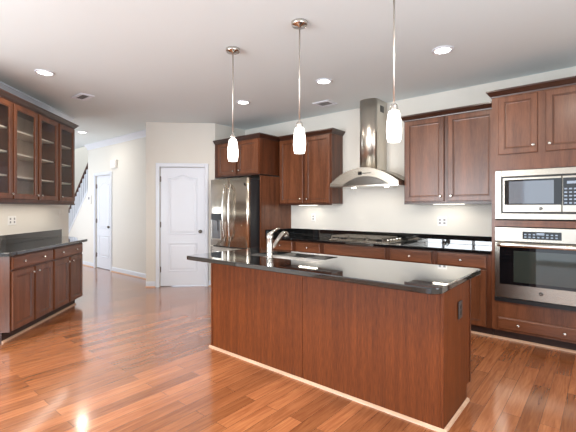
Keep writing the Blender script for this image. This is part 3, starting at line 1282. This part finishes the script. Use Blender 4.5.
# worktop
lc = thing('countertop', 'black granite worktop below the glass-front cabinets', 'countertop', TN(3.985, NF + .035), 3 * PI / 4)
ld = -(NW - (NF + .035)) - .002
mesh_obj('slab', slab_mesh([(0, 0), (1.775, 0), (2.47, ld), (0, ld)], None, CT0, CT1, .006), GRAN, lc)
bm = BM()
box(bm, 0, 2.30, ld - .02, ld, CT1 + .0005, 1.03, .002)
mesh_obj('backsplash', bm, GRAN, lc)

gg = 'glass-front cabinets on the angled wall'


def glass_cab(label, t0, t1, doors):
    r = thing('glass_cabinet', label, 'cabinet', TN(t0, -2.735, 1.43), 3 * PI / 4, gg)
    Wd = t1 - t0 - .001
    Hh = 1.135
    dp = .313
    th = .018
    bm = BM()
    box(bm, 0, th, 0, dp, 0, Hh)
    box(bm, Wd - th, Wd, 0, dp, 0, Hh)
    box(bm, th, Wd - th, 0, dp, 0, th)
    box(bm, th, Wd - th, 0, dp, Hh - th, Hh)
    # face frame
    box(bm, th, .035, 0, .018, th, Hh - th)
    box(bm, Wd - .035, Wd - th, 0, .018, th, Hh - th)
    box(bm, .035, Wd - .035, 0, .018, th, .055)
    box(bm, .035, Wd - .035, 0, .018, Hh - .045, Hh - th)
    mesh_obj('body', bm, CAB_SHADED, r)
    bm = BM()
    box(bm, th, Wd - th, dp - .008, dp - .001, th, Hh - th)
    mesh_obj('back_board', bm, CABIN, r)
    for k in range(1, 4):
        z = .03 + (Hh - .06) * k / 4
        bm = BM()
        box(bm, th + .001, Wd - th - .001, .04, dp - .01, z - .009, z + .009)
        mesh_obj('shelf', bm, plain('shelf_edge_%d' % k, rgb(206, 196, 184), .5, noise=.05) if 'sh' not in MATS else MATS['sh'], r)
    for x0, x1, kx in doors:
        z0, z1 = .035, Hh - .015
        f = .062
        bm = BM()
        # frame ring with an inner step
        outer = [(x0, z0), (x1, z0), (x1, z1), (x0, z1)]
        ring = lambda ins, y: [(x0 + ins, y, z0 + ins), (x1 - ins, y, z0 + ins), (x1 - ins, y, z1 - ins), (x0 + ins, y, z1 - ins)]
        loft(bm, [ring(0, -.0005), ring(0, -DT + .004), ring(.004, -DT), ring(f - .012, -DT), ring(f - .008, -DT + .005), ring(f, -DT + .007), ring(f, -.0005), ring(0, -.0005)], cap0=False, cap1=False)
        bmesh.ops.remove_doubles(bm, verts=bm.verts[:], dist=1e-5)
        d = mesh_obj('door', bm, CAB, r)
        bm = BM()
        box(bm, x0 + f - .006, x1 - f + .006, -.009, -.005, z0 + f - .006, z1 - f + .006)
        mesh_obj('glass_pane', bm, PANE, d)
        knob(d, kx, -DT, z0 + .055)
    return r, Wd, Hh, dp


g1 = glass_cab('single-door glass-front cabinet partly cut by the photo edge', 4.05, 4.555, [(.03, .492, .46)])
g2 = glass_cab('double-door glass-front cabinet in the middle of its row', 4.555, 5.555, [(.014, .485, .455), (.518, .985, .55)])
g3 = glass_cab('single-door glass-front cabinet at the stair end of its row', 5.555, 6.05, [(.025, .47, .055)])
for (r, Wd, Hh, dp), L_, R_ in ((g1, True, False), (g2, False, False), (g3, False, True)):
    cab_crown(r, 0, Wd, dp, Hh + .0005, L_, R_)
    bm = BM()
    box(bm, 0, Wd, -.012, .02, -.022, -.0005, .003)
    mesh_obj('light_rail', bm, CABD, r)

# ------------------------------------------------------------------ ceiling fixtures
ge = 'recessed ceiling lights'


def downlight(label, x, y, watts):
    r = thing('recessed_light', label, 'ceiling light', (x, y, HC), 0, ge)
    bm = BM()
    lathe(bm, [(.072, -.0005), (.098, -.0005), (.096, -.008), (.074, -.012), (.072, -.006)], (0, 0, 0), 'z', 28)
    for f in [f for f in bm.faces if len(f.verts) > 4]:
        bm.faces.remove(f)
    mesh_obj('trim_ring', bm, WHITE, r)
    bm = BM()
    lathe(bm, [(.071, -.0005), (.071, -.005), (.05, -.008), (.01, -.0095)], (0, 0, 0), 'z', 24)
    mesh_obj('lens', bm, LAMP, r)
    area('downlight', (0, 0, -.016), (0, 0, 0), .12, .12, watts, WARM, 'DISK', parent=r)
    return r


DWN = 7
downlight('recessed ceiling light nearest the glass-front cabinets', -4.72, 1.48, DWN)
downlight('recessed ceiling light in front of the refrigerator, at that end of the row', -3.89, 3.675, DWN)
downlight('recessed ceiling light in the middle of the row, in front of the range hood', -2.525, 3.675, DWN)
downlight('recessed ceiling light in front of the tall oven cabinet', -1.172, 3.675, DWN)
downlight('recessed ceiling light farthest away, over the hall by the stairs', -7.81, 3.09, DWN)


def ceiling_vent(label, x0, x1, y0, y1, rotz=0.0):
    cx_, cy_ = (x0 + x1) / 2, (y0 + y1) / 2
    r = thing('ceiling_vent', label, 'vent', (cx_, cy_, HC), rotz)
    hx_, hy_ = (x1 - x0) / 2, (y1 - y0) / 2
    bm = BM()
    b_ = .045
    for a0, a1, c0, c1 in ((-hx_, -hx_ + b_, -hy_, hy_), (hx_ - b_, hx_, -hy_, hy_), (-hx_ + b_, hx_ - b_, -hy_, -hy_ + b_), (-hx_ + b_, hx_ - b_, hy_ - b_, hy_)):
        box(bm, a0, a1, c0, c1, -.012, -.0005, .002)
    mesh_obj('frame', bm, WHITE, r)
    bm = BM()
    box(bm, -hx_ + b_, hx_ - b_, -hy_ + b_, hy_ - b_, -.003, -.0005)
    mesh_obj('duct_back', bm, plain('duct_dark', rgb(52, 52, 54), .7, noise=.1), r)
    bm = BM()
    k = 0
    y = -hy_ + b_ + .008
    while y < hy_ - b_ - .006:
        loft(bm, [[(x, y, -.004), (x, y + .012, -.011), (x, y + .013, -.010), (x, y + .001, -.003)] for x in (-hx_ + b_, hx_ - b_)])
        y += .02
    mesh_obj('louvre', bm, plain('louvre_grey', rgb(128, 128, 128), .5, noise=.05), r)
    return r


ceiling_vent('square white ceiling vent near the hall and glass-front cabinets', -5.50, -5.18, 2.03, 2.21)
ceiling_vent('rectangular white ceiling vent beside the hood chimney', -3.18, -2.91, 4.34, 4.58)

gp = 'pendant lamps over the island'


def pendant(label):
    r = thing('pendant_lamp', label, 'pendant lamp', (0, 0, HC), 0, gp)
    bm = BM()
    lathe(bm, [(.066, -.0005), (.066, -.02), (.06, -.03), (.012, -.034), (.009, -.045)], (0, 0, 0), 'z', 28)
    mesh_obj('ceiling_canopy', bm, CHROME, r)
    bm = BM()
    lathe(bm, [(.0065, -.045), (.0065, -.80)], (0, 0, 0), 'z', 12)
    mesh_obj('rod', bm, ROD, r)
    bm = BM()
    lathe(bm, [(.008, -.795), (.02, -.802), (.024, -.82), (.027, -.84), (.027, -.846)], (0, 0, 0), 'z', 20)
    mesh_obj('socket_cap', bm, CHROME, r)
    bm = BM()
    lathe(bm, [(.026, -.8465), (.034, -.85), (.041, -.88), (.045, -.91), (.049, -.95), (.050, -.98), (.047, -1.02), (.041, -1.05), (.038, -1.052), (.02, -1.045)], (0, 0, 0), 'z', 28)
    mesh_obj('glass_shade', bm, SHADE, r)
    return r


p0 = pendant('lit white glass pendant lamp over the island end nearest the refrigerator')
p0.location = (-2.676, 2.395, HC)
p1 = copy_tree(p0)
p1.location = (-1.882, 2.395, HC)
p1['label'] = 'lit white glass pendant lamp over the middle of the island'
p2 = copy_tree(p0)
p2.location = (-1.08, 2.395, HC)
p2['label'] = 'lit white glass pendant lamp over the island end nearest the oven'


def strip_light(label, x0, x1):
    r = thing('under_cabinet_light', label, 'under-cabinet light', ((x0 + x1) / 2, 4.83, 1.4295), 0)
    w_ = (x1 - x0) / 2
    bm = BM()
    box(bm, -w_, w_, -.04, .04, -.016, -.0005, .003)
    mesh_obj('housing', bm, PLASTIC, r)
    bm = BM()
    box(bm, -w_ + .012, w_ - .012, -.03, .03, -.022, -.0165, .002)
    mesh_obj('lens', bm, STRIP, r)
    area('strip_glow', (0, 0, -.026), (0, 0, 0), 2 * w_, .05, 0.5, (1.0, .9, .78), parent=r)


strip_light('lit white strip light under the wall cabinet nearest the refrigerator', -3.80, -3.45)
strip_light('lit white strip light under the wall cabinet nearest the oven', -1.66, -1.28)

# ------------------------------------------------------------------ hall wall fittings
r = thing('door_chime', 'small white chime box high on the hall wall beside the door', 'door chime', (-8.05, HY, 2.31))
bm = BM()
box(bm, -.12, .12, -.05, -.0005, -.085, .085, .008)
mesh_obj('housing', bm, PLASTIC, r)
bm = BM()
box(bm, -.085, .085, -.054, -.0503, -.06, .06, .003)
mesh_obj('cover', bm, WHITE, r)
r = thing('thermostat', 'small white thermostat on the hall wall below the handrail', 'thermostat', (-9.28, HY, 1.57))
bm = BM()
box(bm, -.085, .085, -.03, -.0005, -.10, .10, .006)
mesh_obj('housing', bm, PLASTIC, r)
bm = BM()
box(bm, -.045, .045, -.032, -.0303, .0, .06)
mesh_obj('display', bm, GREYP, r)
